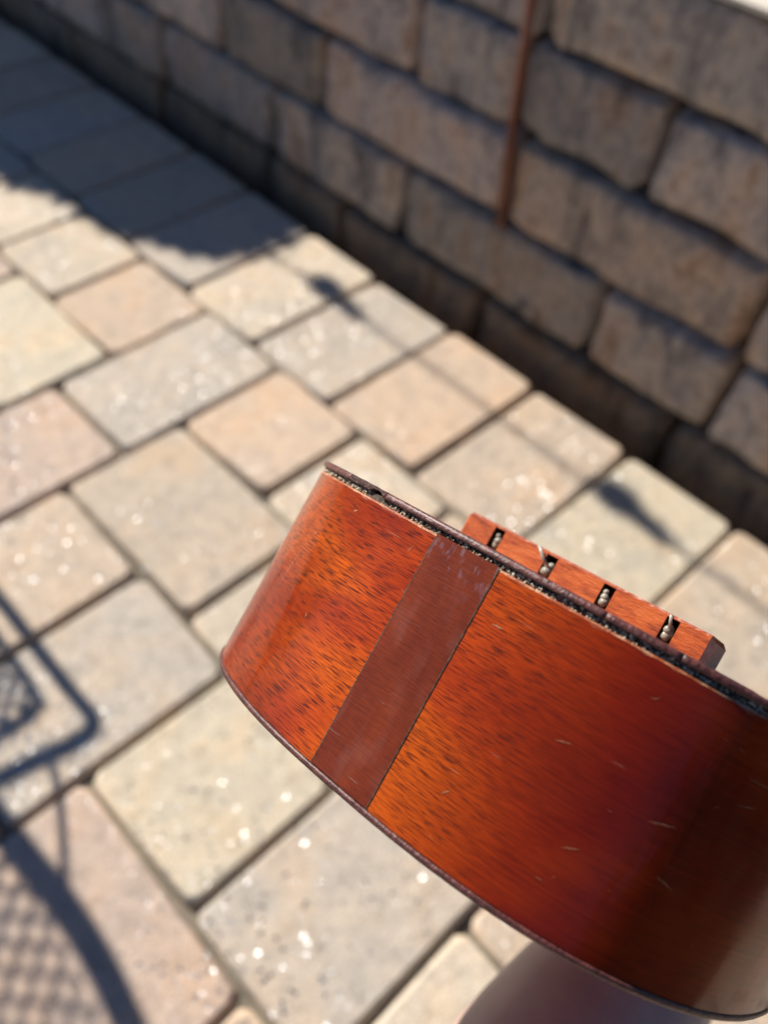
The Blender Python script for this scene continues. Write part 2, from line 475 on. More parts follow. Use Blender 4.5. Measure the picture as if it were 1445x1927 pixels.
fx0, fx1, fy0, fy1 = U(K1) * H, U(K0) * H, V(J1) * H, FIELD_TOP
bx0, bx1 = bj[-1] * H, bj[0] * H
far = link_mesh('far_paving', *join([
    ([(-12, -12, -0.004), (12, -12, -0.004), (12, fy0, -0.004), (-12, fy0, -0.004)], [(0, 1, 2, 3)]),
    ([(-12, fy0, -0.004), (fx0, fy0, -0.004), (fx0, fy1, -0.004), (-12, fy1, -0.004)], [(0, 1, 2, 3)]),
    ([(fx1, fy0, -0.004), (12, fy0, -0.004), (12, fy1, -0.004), (fx1, fy1, -0.004)], [(0, 1, 2, 3)]),
    ([(-12, fy1, -0.004), (bx0, fy1, -0.004), (bx0, H, -0.004), (-12, H, -0.004)], [(0, 1, 2, 3)]),
    ([(bx1, fy1, -0.004), (12, fy1, -0.004), (12, H, -0.004), (bx1, H, -0.004)], [(0, 1, 2, 3)])]), mk_far())
far['kind'] = 'structure'

# ------------------------------------------------------------------ retaining wall of tumbled blocks
wall = tag(empty('retaining_wall', (-0.7, 0.80, 0)), 'low retaining wall of tumbled brown grey concrete blocks beside the paving', 'wall')
TOPS = [0.042, 0.147, 0.250, 0.349, 0.446]
FACE = [1.048 * H + 0.0085 * i for i in range(5)]
WB = [(0.46, 0.385, 0.325), (0.54, 0.455, 0.39), (0.36, 0.31, 0.265), (0.45, 0.355, 0.28), (0.33, 0.29, 0.26), (0.53, 0.44, 0.39)]

def block(x0, x1, y0, y1, z0, z1, colr):
    nx, ny, nz = 16, 4, 8
    hx, hy, hz = (x1 - x0) / 2, (y1 - y0) / 2, (z1 - z0) / 2
    seed = Vector((rnd.uniform(0, 90), rnd.uniform(0, 90), rnd.uniform(0, 90)))
    bm = bmesh.new()
    grid = {}
    def vert(i, j, k):
        key = (i, j, k)
        if key in grid:
            return grid[key]
        def cc(a, n):
            t = a / n
            return -1 + 2 * (t + 0.10 * math.sin(2 * math.pi * t) * -1.0)  # denser near the edges
        p = Vector((cc(i, nx) * hx, cc(j, ny) * hy, cc(k, nz) * hz))
        r = 0.0180
        q = Vector((max(-hx + r, min(hx - r, p.x)), max(-hy + r, min(hy - r, p.y)), max(-hz + r * 0.8, min(hz - r * 0.8, p.z))))
        d = p - q
        if d.length > 1e-9:
            p = q + d.normalized() * min(r, d.length if sum(abs(c) > 1e-9 for c in d) == 1 else r)
        w = noise.noise_vector(p * 16 + seed) * 0.0042 + noise.noise_vector(p * 70 + seed) * 0.0040
        p = p + w
        grid[key] = bm.verts.new(p)
        return grid[key]
    def quad(a, b, c, d):
        bm.faces.new((vert(*a), vert(*b), vert(*c), vert(*d)))
    for i in range(nx):
        for k in range(nz):
            quad((i, 0, k), (i + 1, 0, k), (i + 1, 0, k + 1), (i, 0, k + 1))
            quad((i, ny, k), (i, ny, k + 1), (i + 1, ny, k + 1), (i + 1, ny, k))
        for j in range(ny):
            quad((i, j, nz), (i + 1, j, nz), (i + 1, j + 1, nz), (i, j + 1, nz))
            quad((i, j, 0), (i, j + 1, 0), (i + 1, j + 1, 0), (i + 1, j, 0))
    for j in range(ny):
        for k in range(nz):
            quad((0, j, k), (0, j, k + 1), (0, j + 1, k + 1), (0, j + 1, k))
            quad((nx, j, k), (nx, j + 1, k), (nx, j + 1, k + 1), (nx, j, k + 1))
    me = bpy.data.meshes.new('wall_block')
    bm.to_mesh(me)
    bm.free()
    me.polygons.foreach_set('use_smooth', [True] * len(me.polygons))
    me.materials.append(M['block'])
    o = bpy.data.objects.new('wall_block', me)
    COL.objects.link(o)
    o.parent = wall
    o.location = Vector(((x0 + x1) / 2, (y0 + y1) / 2, (z0 + z1) / 2)) - wall.location
    o.rotation_euler = (rnd.uniform(-0.008, 0.008), rnd.uniform(-0.006, 0.006), rnd.uniform(-0.010, 0.010))
    k = rnd.uniform(0.68, 1.12)
    o.color = (colr[0] * k, colr[1] * k, colr[2] * k, 1)

# joints read from the photograph, in units of the camera height, per course from the bottom
JO = [[-1.155, -0.775, -0.355], [-1.385, -1.000, -0.545], [-1.245, -0.775, -0.318], [-1.02, -0.800, -0.545], [-0.780, -0.33]]
XL, XR = -4.9 * H, 1.6 * H
for ci in range(5):
    js = sorted(JO[ci])
    lo = [js[0]]
    while lo[-1] * H > XL:
        lo.append(lo[-1] - rnd.choice([0.24, 0.31, 0.40]))
    hi = [js[-1]]
    while hi[-1] * H < XR:
        hi.append(hi[-1] + rnd.choice([0.24, 0.31, 0.40]))
    xs = sorted(set(lo + js + hi))
    z1 = TOPS[ci]
    z0 = TOPS[ci - 1] if ci else -0.16
    for a, b in zip(xs[:-1], xs[1:]):
        dy = rnd.uniform(-0.003, 0.003)
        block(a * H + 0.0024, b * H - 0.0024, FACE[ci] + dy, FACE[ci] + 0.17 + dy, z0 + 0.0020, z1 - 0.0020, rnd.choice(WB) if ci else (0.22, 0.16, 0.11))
cx_ = XL
while cx_ < XR:
    wd_ = rnd.choice([0.30, 0.36, 0.42])
    cv, cf = box(0.001, wd_ - 0.001, 0.0, 0.20, 0.0, 0.0045)
    co_ = link_mesh('added_top_slab', cv, cf, M['cap'], wall)  # thin pale slabs added so the sunlit wall top reads bright
    co_.location = Vector((cx_, FACE[4] - 0.001 + rnd.uniform(-0.001, 0.001), 0.4470)) - wall.location
    cx_ += wd_
core = link_mesh('joint_shade_core', *box(XL - wall.location.x, XR - wall.location.x, 0.05, 0.16, -0.05, 0.42), M['core'], wall)  # dark core added behind the blocks to blacken their joints

bed = link_mesh('planting_bed', [(-12, 0.94, 0.40), (12, 0.94, 0.40), (12, 12, 0.46), (-12, 12, 0.46)], [(0, 1, 2, 3)], M['soil'])
bed['kind'] = 'structure'

# rusty rod standing on the ledge and leaning along the wall face
rod_p = [(-0.768 * H, FACE[1] + 0.002, 0.146), (-0.775 * H, FACE[2] - 0.006, 0.21), (-0.79 * H, FACE[3] - 0.009, 0.34), (-0.803 * H, FACE[4] - 0.010, 0.447), (-0.83 * H, FACE[4] - 0.002, 0.62), (-0.86 * H, FACE[4] + 0.01, 0.86)]
vs, fs = tube(smooth_path(rod_p, 4), 0.0058, 10)
rod = link_mesh('garden_rod', vs, fs, M['rust'], smooth=True)
tag(rod, 'thin rusty steel rod leaning upright against the block wall', 'rod')

# ------------------------------------------------------------------ ukulele
RU = Matrix(((0.97006706, 0.16302347, -0.17998122), (0.04387423, 0.61130232, 0.79018006), (0.23884084, -0.77442419, 0.58585171)))
UT = Vector((-0.05249424, 0.06756326, 0.57159306))
UM = RU.to_4x4()
UM.translation = UT
uke = empty('ukulele')
uke.matrix_world = UM
tag(uke, 'worn red brown mahogany ukulele held up tail end first above the paving', 'ukulele')
A_, B_, N_, D_ = 0.0806057, 0.0860307, 2.53127, 0.0582088
HD = D_ / 2

half = []
for i in range(0, 1201):
    th = (math.pi / 2) * i / 1200
    half.append(Vector((A_ * math.sin(th) ** (2 / N_), B_ - B_ * max(math.cos(th), 0) ** (2 / N_))))
up_pts = [(0.0806, 0.086), (0.0785, 0.103), (0.0700, 0.121), (0.0585, 0.138), (0.0535, 0.153), (0.0560, 0.172), (0.0595, 0.190), (0.0570, 0.212), (0.0430, 0.229), (0.0220, 0.2375), (0.0, 0.2395)]
half += [Vector((p.x, p.y)) for p in smooth_path([(a, b, 0) for a, b in up_pts], 30)][1:]
half[-1].x = 0.0
full = [Vector((-p.x, p.y)) for p in reversed(half)] + half[1:]        # from the neck, left side, tail, right side, back to the neck
L = [0.0]
for a, b in zip(full[:-1], full[1:]):
    L.append(L[-1] + (b - a).length)
TOT = L[-1]
def at_len(s):
    s = max(0.0, min(TOT, s))
    lo, hi = 0, len(L) - 1
    while hi - lo > 1:
        mid = (lo + hi) // 2
        if L[mid] <= s:
            lo = mid
        else:
            hi = mid
    t = (s - L[lo]) / max(L[hi] - L[lo], 1e-9)
    return full[lo].lerp(full[hi], t)
MID = TOT / 2                                     # tail centre
def normal_at(s):
    t = (at_len(s + 0.0008) - at_len(s - 0.0008)).normalized()
    return Vector((t.y, -t.x))                    # outward
def rim(o, z, s):
    p = at_len(s) + normal_at(s) * o
    return Vector((p.x, p.y, z))
def s_of_x(x):
    """arc length of the rim point with this x on the tail side"""
    best = min(range(len(full)), key=lambda i: abs(full[i].x - x) + (10 if full[i].y > B_ else 0))
    return L[best]

def sweep(profile, s0, s1, n, jitter=None, closed_profile=False):
    vs, fs, uv = [], [], []
    m_ = len(profile)
    for i in range(n + 1):
        s = s0 + (s1 - s0) * i / n
        for q, (o, z) in enumerate(profile):
            if jitter:
                o, z = jitter(s, q, o, z)
            vs.append(rim(o, z, s))
            uv.append((s - MID, z))
    for i in range(n):
        for q in range(m_ if closed_profile else m_ - 1):
            a, b = i * m_ + q, i * m_ + (q + 1) % m_
            fs.append((a, a + m_, b + m_, b))
    if closed_profile:
        fs.append(tuple(range(m_)))
        fs.append(tuple(range(n * m_ + m_ - 1, n * m_ - 1, -1)))
    return vs, fs, uv

ZT = HD - 0.0026                                   # upper edge of the side wood
ZB = -HD + 0.0014
vs, fs, uv = sweep([(0, ZB + (ZT - 0.0004 - ZB) * k / 6) for k in range(7)], 0.0, TOT, 420)
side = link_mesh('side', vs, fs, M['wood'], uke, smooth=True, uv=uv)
side['label'] = 'glossy red orange mahogany rim with dark pores'
def chip(s, q, o, z):
    nz = noise.noise(Vector((s * 260, 3.1, 0)))
    n2 = noise.noise(Vector((s * 900, 7.7, 0)))
    if q == 0:
        z = ZT - 0.0004 - max(0.0, nz * 0.0007 + n2 * 0.0003)
        o = 0.00004
    return o, z
vs, fs, uv = sweep([(0.00004, ZT - 0.0004), (-0.0003, ZT), (-0.0011, ZT)], 0.004, TOT - 0.004, 700, chip)
link_mesh('bare_edge', vs, fs, M['rawwood'], side, smooth=False, uv=uv)

# recessed channel with the rope inlay
vs, fs, uv = sweep([(-0.0009, ZT - 0.0002), (-0.0009, HD - 0.0011)], 0.0, TOT, 300)
ch = link_mesh('inlay_channel', vs, fs, M['groove'], uke)
parts = []
r2 = random.Random(21)
s = MID - 0.11
ico = [Vector(v) for v in ((0, 0, 1), (0.89, 0, 0.45), (0.28, 0.85, 0.45), (-0.72, 0.53, 0.45), (-0.72, -0.53, 0.45), (0.28, -0.85, 0.45), (0.72, 0.53, -0.45), (-0.28, 0.85, -0.45), (-0.89, 0, -0.45), (-0.28, -0.85, -0.45), (0.72, -0.53, -0.45), (0, 0, -1))]
icf = [(0, 1, 2), (0, 2, 3), (0, 3, 4), (0, 4, 5), (0, 5, 1), (1, 6, 2), (2, 7, 3), (3, 8, 4), (4, 9, 5), (5, 10, 1), (6, 7, 2), (7, 8, 3), (8, 9, 4), (9, 10, 5), (10, 6, 1), (11, 7, 6), (11, 8, 7), (11, 9, 8), (11, 10, 9), (11, 6, 10)]
hole0, hole1 = s_of_x(-0.0315), s_of_x(-0.0268)
while s < MID + 0.13:
    for row in (0, 1, 2):
        if r2.random() < 0.14 or hole0 - 0.001 < s < hole1:
            continue
        c = rim(-0.00078 + r2.uniform(-0.0002, 0.00022), ZT + 0.0001 + 0.00046 * row + r2.uniform(-0.0002, 0.0002), s + 0.0003 * row + r2.uniform(-0.0002, 0.0002))
        rr = r2.uniform(0.00018, 0.00046)
        k = [r2.uniform(0.6, 1.4) for _ in range(3)]
        parts.append(([c + Vector((v.x * k[0], v.y * k[1], v.z * k[2])) * rr for v in ico], icf))
    s += 0.00072
V_, F_ = join(parts)
inl = link_mesh('rope_inlay', V_, F_, M['granule'], ch)
inl['kind'] = 'stuff'

# binding along the soundboard edge: broken into lengths near the left corner
bp = [(-0.0021, HD - 0.0013), (0.00005, HD - 0.0013), (0.00030, HD - 0.0011), (0.00038, HD - 0.0008), (0.00030, HD - 0.0003), (0.0001, HD + 0.0001), (-0.0004, HD + 0.0003), (-0.0021, HD + 0.00025)]
cr = [s_of_x(-0.0405), s_of_x(-0.0345), s_of_x(-0.0258), s_of_x(0.0303), s_of_x(0.0445)]
cuts = [0.002] + cr + [TOT - 0.002]
def rough_j(amount, notch=False):
    def f(s, q, o, z):
        nv = noise.noise(Vector((s * 700, q * 1.7, 1.0)))
        n2 = noise.noise(Vector((s * 190, q * 0.9, 5.0)))
        o += (nv * 0.6 + n2) * amount
        z += nv * amount * 0.6
        if notch and q in (0, 1, 2, 3):
            b = max(0.0, 1 - abs((s - (hole0 + hole1) / 2) / (0.0026)))
            z = z + min(0.0012, b * 0.0016) * (1.0 if q < 3 else 0.6)
            o = o - b * 0.0006
        return o, z
    return f
for i, (a, b) in enumerate(zip(cuts[:-1], cuts[1:])):
    g = 0.00010
    rough = i in (1, 2)
    n = max(10, int((b - a) / 0.0009))
    vs, fs, uv = sweep(bp, a + g, b - g, n, rough_j(0.00028 if rough else 0.00005, notch=(i == 2)), True)
    ob = link_mesh('top_binding', vs, fs, M['binding_rough'] if rough else M['binding'], uke, smooth=not rough, uv=uv)
# back binding, a little proud of the side
bb = [(-0.0020, -HD - 0.0002), (0.0001, -HD - 0.0001), (0.00035, -HD + 0.0004), (0.00040, -HD + 0.0008), (0.00025, -HD + 0.0012), (-0.0020, -HD + 0.0013)]
vs, fs, uv = sweep(bb, 0.002, TOT - 0.002, 500, rough_j(0.00007), True)
link_mesh('back_binding', vs, fs, M['binding'], uke, smooth=True, uv=uv)

# soundboard and back
def plate(z, o, hole=None):
    ring = [rim(o, z, TOT * i / 200) for i in range(200)]
    vs = ring + [Vector((0, 0.11, z))]
    if hole is None:
        return vs, [(i, (i + 1) % 200, 200) for i in range(200)]
    cy_, r = hole
    inner = []
    for p in ring:
        d = Vector((p.x, p.y - cy_))
        d.normalize()
        inner.append(Vector((d.x * r, cy_ + d.y * r, z)))
    vs = ring + inner
    return vs, [(i, (i + 1) % 200, 200 + (i + 1) % 200, 200 + i) for i in range(200)]
vs, fs = plate(HD - 0.0001, -0.0019, (0.158, 0.0225))
link_mesh('soundboard', vs, fs, M['top'], uke)
vs, fs = plate(-HD + 0.0001, -0.0019)
link_mesh('back', vs, fs, M['top'], uke)

# end strip over the rim joint
vs, fs, uv = [], [], []
w0 = 0.00816
n_s, n_z = 14, 10
for i in range(n_s + 1):
    for k in range(n_z + 1):
        z = ZB + 0.0001 + (ZT + 0.0002 - ZB) * k / n_z
        # the strip narrows slightly to the back as in the photograph
        ss = MID + (-w0 + 2 * w0 * i / n_s)
        vs.append(rim(0.00016, z, ss)); uv.append((ss - MID, z))
for i in range(n_s):
    for k in range(n_z):
        a = i * (n_z + 1) + k
        fs.append((a, a + n_z + 1, a + n_z + 2, a + 1))
link_mesh('end_strip', vs, fs, M['strip'], uke, smooth=True, uv=uv)['label'] = 'flat dark brown wooden strip across the tail joint'
for sgn in (-1, 1):
    vs, fs, uv = [], [], []
    for k in range(41):
        z = ZB + (ZT - ZB) * k / 40
        wob = noise.noise(Vector((z * 500, sgn * 4.0, 0))) * 0.00008
        wd = 0.00008 + 0.00006 * (noise.noise(Vector((z * 900, sgn * 9.0, 0))) + 0.3)
        for e in (-1, 1):
            vs.append(rim(0.00019, z, MID + sgn * w0 + wob + e * wd))
    fs = [(2 * k, 2 * k + 1, 2 * k + 3, 2 * k + 2) for k in range(40)]
    link_mesh('strip_joint', vs, fs, M['groove'], uke)

# dents, chips and scratches in the lacquer of the rim, as thin raised burrs of pale lacquer
r3 = random.Random(5)
def scratch(x, z, dx, dz, wid):
    s0 = s_of_x(x)
    pts = []
    for k in range(9):
        t = k / 8
        pts.append((s0 + dx * t + r3.uniform(-1, 1) * 0.00008, z + dz * t + r3.uniform(-1, 1) * 0.00008, wid * math.sin(math.pi * (0.08 + 0.84 * t)) * r3.uniform(0.4, 1.0)))
    vs, fs = [], []
    L2 = math.hypot(dx, dz)
    for (ss, zz, w) in pts:
        vs.append(rim(0.00008, zz - w * dx / L2, ss + w * dz / L2)); vs.append(rim(0.00008, zz + w * dx / L2, ss - w * dz / L2))
    fs = [(2 * k, 2 * k + 2, 2 * k + 3, 2 * k + 1) for k in range(8)]
    return vs, fs
sl = [(-0.0445, 0.008, -0.0015, -0.010, 0.00010), (-0.033, 0.022, 0.0012, 0.0006, 0.00018), (0.0125, 0.0165, 0.0024, 0.0002, 0.00022), (0.033, 0.004, 0.003, 0.001, 0.00012),
      (0.052, 0.0, 0.005, 0.0012, 0.00012), (0.057, -0.008, 0.004, -0.0012, 0.00012), (0.0425, -0.012, 0.003, 0.0014, 0.0001), (0.02, -0.016, 0.0012, 0.0012, 0.00014), (-0.030, -0.003, 0.0003, -0.0014, 0.00014), (0.062, 0.010, 0.004, 0.0010, 0.0001)]
for k in range(22):
    an = r3.uniform(-0.6, 1.2)
    ln = r3.uniform(0.0005, 0.0022)
    sl.append((r3.uniform(-0.045, 0.066), r3.uniform(-0.024, 0.022), ln * math.cos(an), ln * math.sin(an), r3.uniform(0.00004, 0.0001)))
V_, F_ = join([scratch(*a) for a in sl])
t_scr = mk_simple('lacquer_chip', [(0.3, (0.34, 0.10, 0.03)), (0.55, (0.45, 0.20, 0.09)), (0.7, (0.58, 0.38, 0.26))], 900, 0.5)
sco = link_mesh('scratch_marks', V_, F_, t_scr, side)
sco['kind'] = 'stuff'

# bridge with four knot slots
BX0, BX1, BY0, BY1, BZ0, BZ1 = -0.0345, 0.0365, 0.0537, 0.0677, HD - 0.0002, HD + 0.0078
slots = [-0.0243, -0.0072, 0.0099, 0.0272]
sw, sh, sd = 0.0017, 0.0072, 0.0065
vs, fs, fm = [], [], []
def q4(a, b, c, d, mi=0):
    o = len(vs)
    vs.extend([a, b, c, d])
    fs.append((o, o + 1, o + 2, o + 3))
    fm.append(mi)
xb = [BX0]
for x in slots:
    xb += [x - sw, x + sw]
xb.append(BX1)
CH = 0.00055
zl = BZ0 + sh
for i in range(len(xb) - 1):
    a, b = xb[i], xb[i + 1]
    n = max(1, int((b - a) / 0.0012))
    for k in range(n):
        p, q = a + (b - a) * k / n, a + (b - a) * (k + 1) / n
        def top_(x):
            w = noise.noise(Vector((x * 600, 2.0, 0)))
            return BZ1 - CH * (1.0 + 0.7 * w)
        if i % 2 == 0:
            q4((p, BY0, BZ0), (q, BY0, BZ0), (q, BY0, top_(q)), (p, BY0, top_(p)), 0)
        else:
            q4((p, BY0, zl), (q, BY0, zl), (q, BY0, max(top_(q), zl + 0.0001)), (p, BY0, max(top_(p), zl + 0.0001)), 0)
        q4((p, BY0, max(top_(p), zl + 0.0001 if i % 2 else 0)), (q, BY0, max(top_(q), zl + 0.0001 if i % 2 else 0)), (q, BY0 + CH, BZ1), (p, BY0 + CH, BZ1), 1)
    if i % 2:
        q4((a, BY0, BZ0), (a, BY0, zl), (a, BY0 + sd, zl), (a, BY0 + sd, BZ0), 3)
        q4((b, BY0, BZ0), (b, BY0 + sd, BZ0), (b, BY0 + sd, zl), (b, BY0, zl), 3)
        q4((a, BY0 + sd, BZ0), (a, BY0 + sd, zl), (b, BY0 + sd, zl), (b, BY0 + sd, BZ0), 3)
        q4((a, BY0, zl), (b, BY0, zl), (b, BY0 + sd, zl), (a, BY0 + sd, zl), 3)
CE = 0.0011
q4((BX0, BY0 + CH, BZ1), (BX1, BY0 + CH, BZ1), (BX1, BY1, BZ1), (BX0, BY1, BZ1), 0)
q4((BX1, BY1, BZ0), (BX0, BY1, BZ0), (BX0, BY1, BZ1), (BX1, BY1, BZ1), 0)
for sg, X in ((-1, BX0), (1, BX1)):
    Xo = X + sg * CE
    q4((X, BY0, BZ0), (X, BY0, BZ1 - CH), (Xo, BY0 + CE, BZ1 - 2.2 * CH), (Xo, BY0 + CE, BZ0), 0 if sg < 0 else 2)
    q4((Xo, BY0 + CE, BZ0), (Xo, BY0 + CE, BZ1 - 2.2 * CH), (Xo, BY1, BZ1 - 2.2 * CH), (Xo, BY1, BZ0), 0 if sg < 0 else 2)
    q4((X, BY0, BZ1 - CH), (X, BY0 + CH, BZ1), (X, BY1, BZ1), (Xo, BY1, BZ1 - 2.2 * CH), 0)
    q4((X, BY0, BZ1 - CH), (Xo, BY1, BZ1 - 2.2 * CH), (Xo, BY0 + CE, BZ1 - 2.2 * CH), (X, BY0, BZ1 - CH - 0.00001), 0)
bridge = link_mesh('bridge', vs, fs, None, uke, mats=[M['bridge'], M['bridge_edge'], M['bridge_end'], M['groove']], fm=fm)
bridge['label'] = 'reddish wooden bridge with four string slots'
link_mesh('saddle', *box(-0.029, 0.029, BY0 + 0.0105, BY0 + 0.0128, BZ1 - 0.003, BZ1 + 0.0002), M['cream'], bridge)

# knots of the cut strings left in the slots
for i, x in enumerate(slots):
    rk = random.Random(40 + i)
    lumps = []
    for k in range(4):
        c = Vector((x + rk.uniform(-0.0005, 0.0005), BY0 + rk.uniform(0.0004, 0.0022), BZ0 + 0.0028 + 0.0009 * k * rk.uniform(0.6, 1.1)))
        bm = bmesh.new()
        bmesh.ops.create_icosphere(bm, subdivisions=2, radius=rk.uniform(0.0011, 0.0015) * (1 - 0.12 * k))
        for v in bm.verts:
            v.co += noise.noise_vector(v.co * 900 + Vector((i * 7, k * 3, 0))) * 0.00022
        lumps.append(([v.co + c for v in bm.verts], [tuple(v.index for v in f.verts) for f in bm.faces]))
        bm.free()
    if i == 1:
        lumps.append(tube([(x, BY0 + 0.0004, BZ0 + 0.0040), (x - 0.0018, BY0 - 0.0012, BZ0 + 0.0055), (x - 0.0042, BY0 - 0.0016, BZ0 + 0.0080)], [0.0006, 0.0005, 0.0004], 8))
    if i == 3:
        lumps.append(tube([(x, BY0 + 0.0006, BZ0 + 0.0048), (x - 0.0010, BY0 - 0.0002, BZ0 + 0.0078)], [0.0005, 0.0004], 8))
    link_mesh('string_knot', *join(lumps), M['nylon'], bridge, smooth=True)

# neck, fretboard and head (they point away behind the body)
def tilt(vf):
    return [(x, y, z - max(0.0, y - 0.24) * 0.085) for x, y, z in vf[0]], vf[1]
def taper_prism(y0, y1, w_0, w_1, z0a, z1a, z0b, z1b, seg=8):
    vs = []
    for y, w, zb, zt in ((y0, w_0, z0a, z1a), (y1, w_1, z0b, z1b)):
        vs += [(-w, y, zt), (w, y, zt)]
        for k in range(seg + 1):
            a = math.pi * k / seg
            vs.append((w * math.cos(a), y, zt - 0.003 - (zt - zb - 0.003) * math.sin(a)))
    n = seg + 3
    fs = [tuple(range(n)), tuple(range(2 * n - 1, n - 1, -1))]
    for k in range(n):
        fs.append((k, n + k, n + (k + 1) % n, (k + 1) % n))
    return vs, fs
link_mesh('neck', *tilt(taper_prism(0.2385, 0.4150, 0.0215, 0.0175, HD - 0.0220, HD - 0.0002, HD - 0.0160, HD - 0.0002)), M['top'], uke, smooth=False)
link_mesh('heel', *join([box(-0.011, 0.011, 0.239, 0.256, -HD + 0.004, HD - 0.012)]), M['top'], uke)
fb = link_mesh('fretboard', *tilt(join([box(-0.0195, 0.0195, 0.2150, 0.2400, HD + 0.0000, HD + 0.0028), box(-0.0195, 0.0195, 0.2401, 0.4150, HD + 0.0000, HD + 0.0028)])), M['ebony'], uke)
for k in range(12):
    yy = 0.415 - 0.345 * (1 - 2 ** (-(k + 1) / 12))
    link_mesh('fret', *tilt(box(-0.019, 0.019, yy - 0.0007, yy + 0.0007, HD + 0.0027, HD + 0.0036)), M['metal'], fb)
link_mesh('nut', *tilt(box(-0.0185, 0.0185, 0.4150, 0.4185, HD - 0.003, HD + 0.0050)), M['cream'], uke)
hd = [(-0.018, 0.4185), (0.018, 0.4185), (0.021, 0.43), (0.030, 0.445), (0.030, 0.500), (0.020, 0.508), (0.012, 0.500), (0, 0.506), (-0.012, 0.500), (-0.020, 0.508), (-0.030, 0.500), (-0.030, 0.445), (-0.021, 0.43)]
nh = len(hd)
vs = tilt(([(x, y, HD - 0.001 - (y - 0.4185) * 0.1) for x, y in hd] + [(x, y, HD - 0.0135 - (y - 0.4185) * 0.1) for x, y in hd], []))[0]
head = link_mesh('headstock', vs, [tuple(range(nh)), tuple(range(2 * nh - 1, nh - 1, -1))] + [(k, nh + k, nh + (k + 1) % nh, (k + 1) % nh) for k in range(nh)], M['top'], uke)
for x, y in ((-0.02, 0.452), (0.02, 0.452), (-0.02, 0.484), (0.02, 0.484)):
    link_mesh('peg', *tilt(tube([(x, y, HD + 0.003), (x, y, HD - 0.024), (x, y, HD - 0.026), (x, y, HD - 0.040)], [0.003, 0.003, 0.007, 0.008], 12)), M['cream'], head, smooth=False)

# ------------------------------------------------------------------ the arm and hand that hold the neck
def UW(x, y, z):
    return UM @ Vector((x, y, z))
me = bpy.data.meshes.new('person')
ver, edg, rad = [], [], []
def add(p, r, prev=None):
    ver.append(tuple(p)); rad.append(r)
    if prev is not None:
        edg.append((prev, len(ver) - 1))
    return len(ver) - 1
NZ = -0.0100                                       # the neck drops back this far at the grip
wrist_w = UW(0.022, 0.325, HD - 0.066 + NZ)
pass_w = Vector((0.030, 0.100, 0.378))             # where the forearm leaves the frame
ax_ = (pass_w - wrist_w).normalized()
elbow = wrist_w + ax_ * 0.262
sh_ = Vector((0.20, -0.22, 0.62))
i0 = add(elbow, (0.037, 0.037))
i1 = add(wrist_w + ax_ * 0.205, (0.0385, 0.038), i0)
i2 = add(wrist_w + ax_ * 0.145, (0.0375, 0.036), i1)
i3 = add(wrist_w + ax_ * 0.060, (0.031, 0.027), i2)
iw = add(wrist_w, (0.029, 0.021), i3)
j1 = add(elbow.lerp(sh_, 0.35), (0.041, 0.041), i0)
j2 = add(elbow.lerp(sh_, 0.75), (0.052, 0.052), j1)
j3 = add(sh_, (0.056, 0.056), j2)
palm = add(UW(0.006, 0.350, HD - 0.050 + NZ), (0.028, 0.017), iw)
palm2 = add(UW(0.010, 0.368, HD - 0.040 + NZ), (0.026, 0.014), palm)
for k in range(4):
    yy = 0.345 + 0.0195 * k
    ln = (0.92, 1.0, 0.97, 0.80)[k]
    rr = (0.0088, 0.0092, 0.0088, 0.0078)[k]
    a = add(UW(0.022, yy, HD - 0.032 + NZ), (rr * 1.1, rr * 1.1), palm2)
    b = add(UW(0.0305, yy + 0.001, HD - 0.014 + 0.001 * ln + NZ), (rr, rr), a)
    c = add(UW(0.0305, yy + 0.001, HD + 0.006 * ln + 0.002 + NZ), (rr * 0.95, rr * 0.95), b)
    d = add(UW(0.023, yy, HD + 0.0125 + NZ), (rr * 0.88, rr * 0.88), c)
    e = add(UW(0.023 - 0.012 * ln, yy, HD + 0.0115 + NZ), (rr * 0.72, rr * 0.72), d)
t0_ = add(UW(-0.012, 0.342, HD - 0.047 + NZ), (0.0125, 0.0115), palm)
t1_ = add(UW(-0.0255, 0.352, HD - 0.031 + NZ), (0.0105, 0.010), t0_)
t2_ = add(UW(-0.0285, 0.368, HD - 0.019 + NZ), (0.0095, 0.009), t1_)
t3_ = add(UW(-0.0265, 0.392, HD - 0.012 + NZ), (0.0078, 0.007), t2_)
me.from_pydata(ver, edg, [])
tmp = bpy.data.objects.new('person_cage', me)
COL.objects.link(tmp)
sk = tmp.modifiers.new('skin', 'SKIN')
if not me.skin_vertices:
    with bpy.context.temp_override(object=tmp, active_object=tmp, selected_objects=[tmp]):
        bpy.ops.mesh.customdata_skin_add()
for v, r in zip(me.skin_vertices[0].data, rad):
    v.radius = r
me.skin_vertices[0].data[0].use_root = True
sb = tmp.modifiers.new('sub', 'SUBSURF')
sb.levels = sb.render_levels = 2
dg = bpy.context.evaluated_depsgraph_get()
pm = bpy.data.meshes.new_from_object(tmp.evaluated_get(dg))
bpy.data.objects.remove(tmp)
pm.materials.clear()
pm.materials.append(M['skin'])
pm.polygons.foreach_set('use_smooth', [True] * len(pm.polygons))
person = bpy.data.objects.new('person', pm)
COL.objects.link(person)
tag(person, 'bare forearm of a person in the shade under the ukulele, hand closed round its neck', 'person')

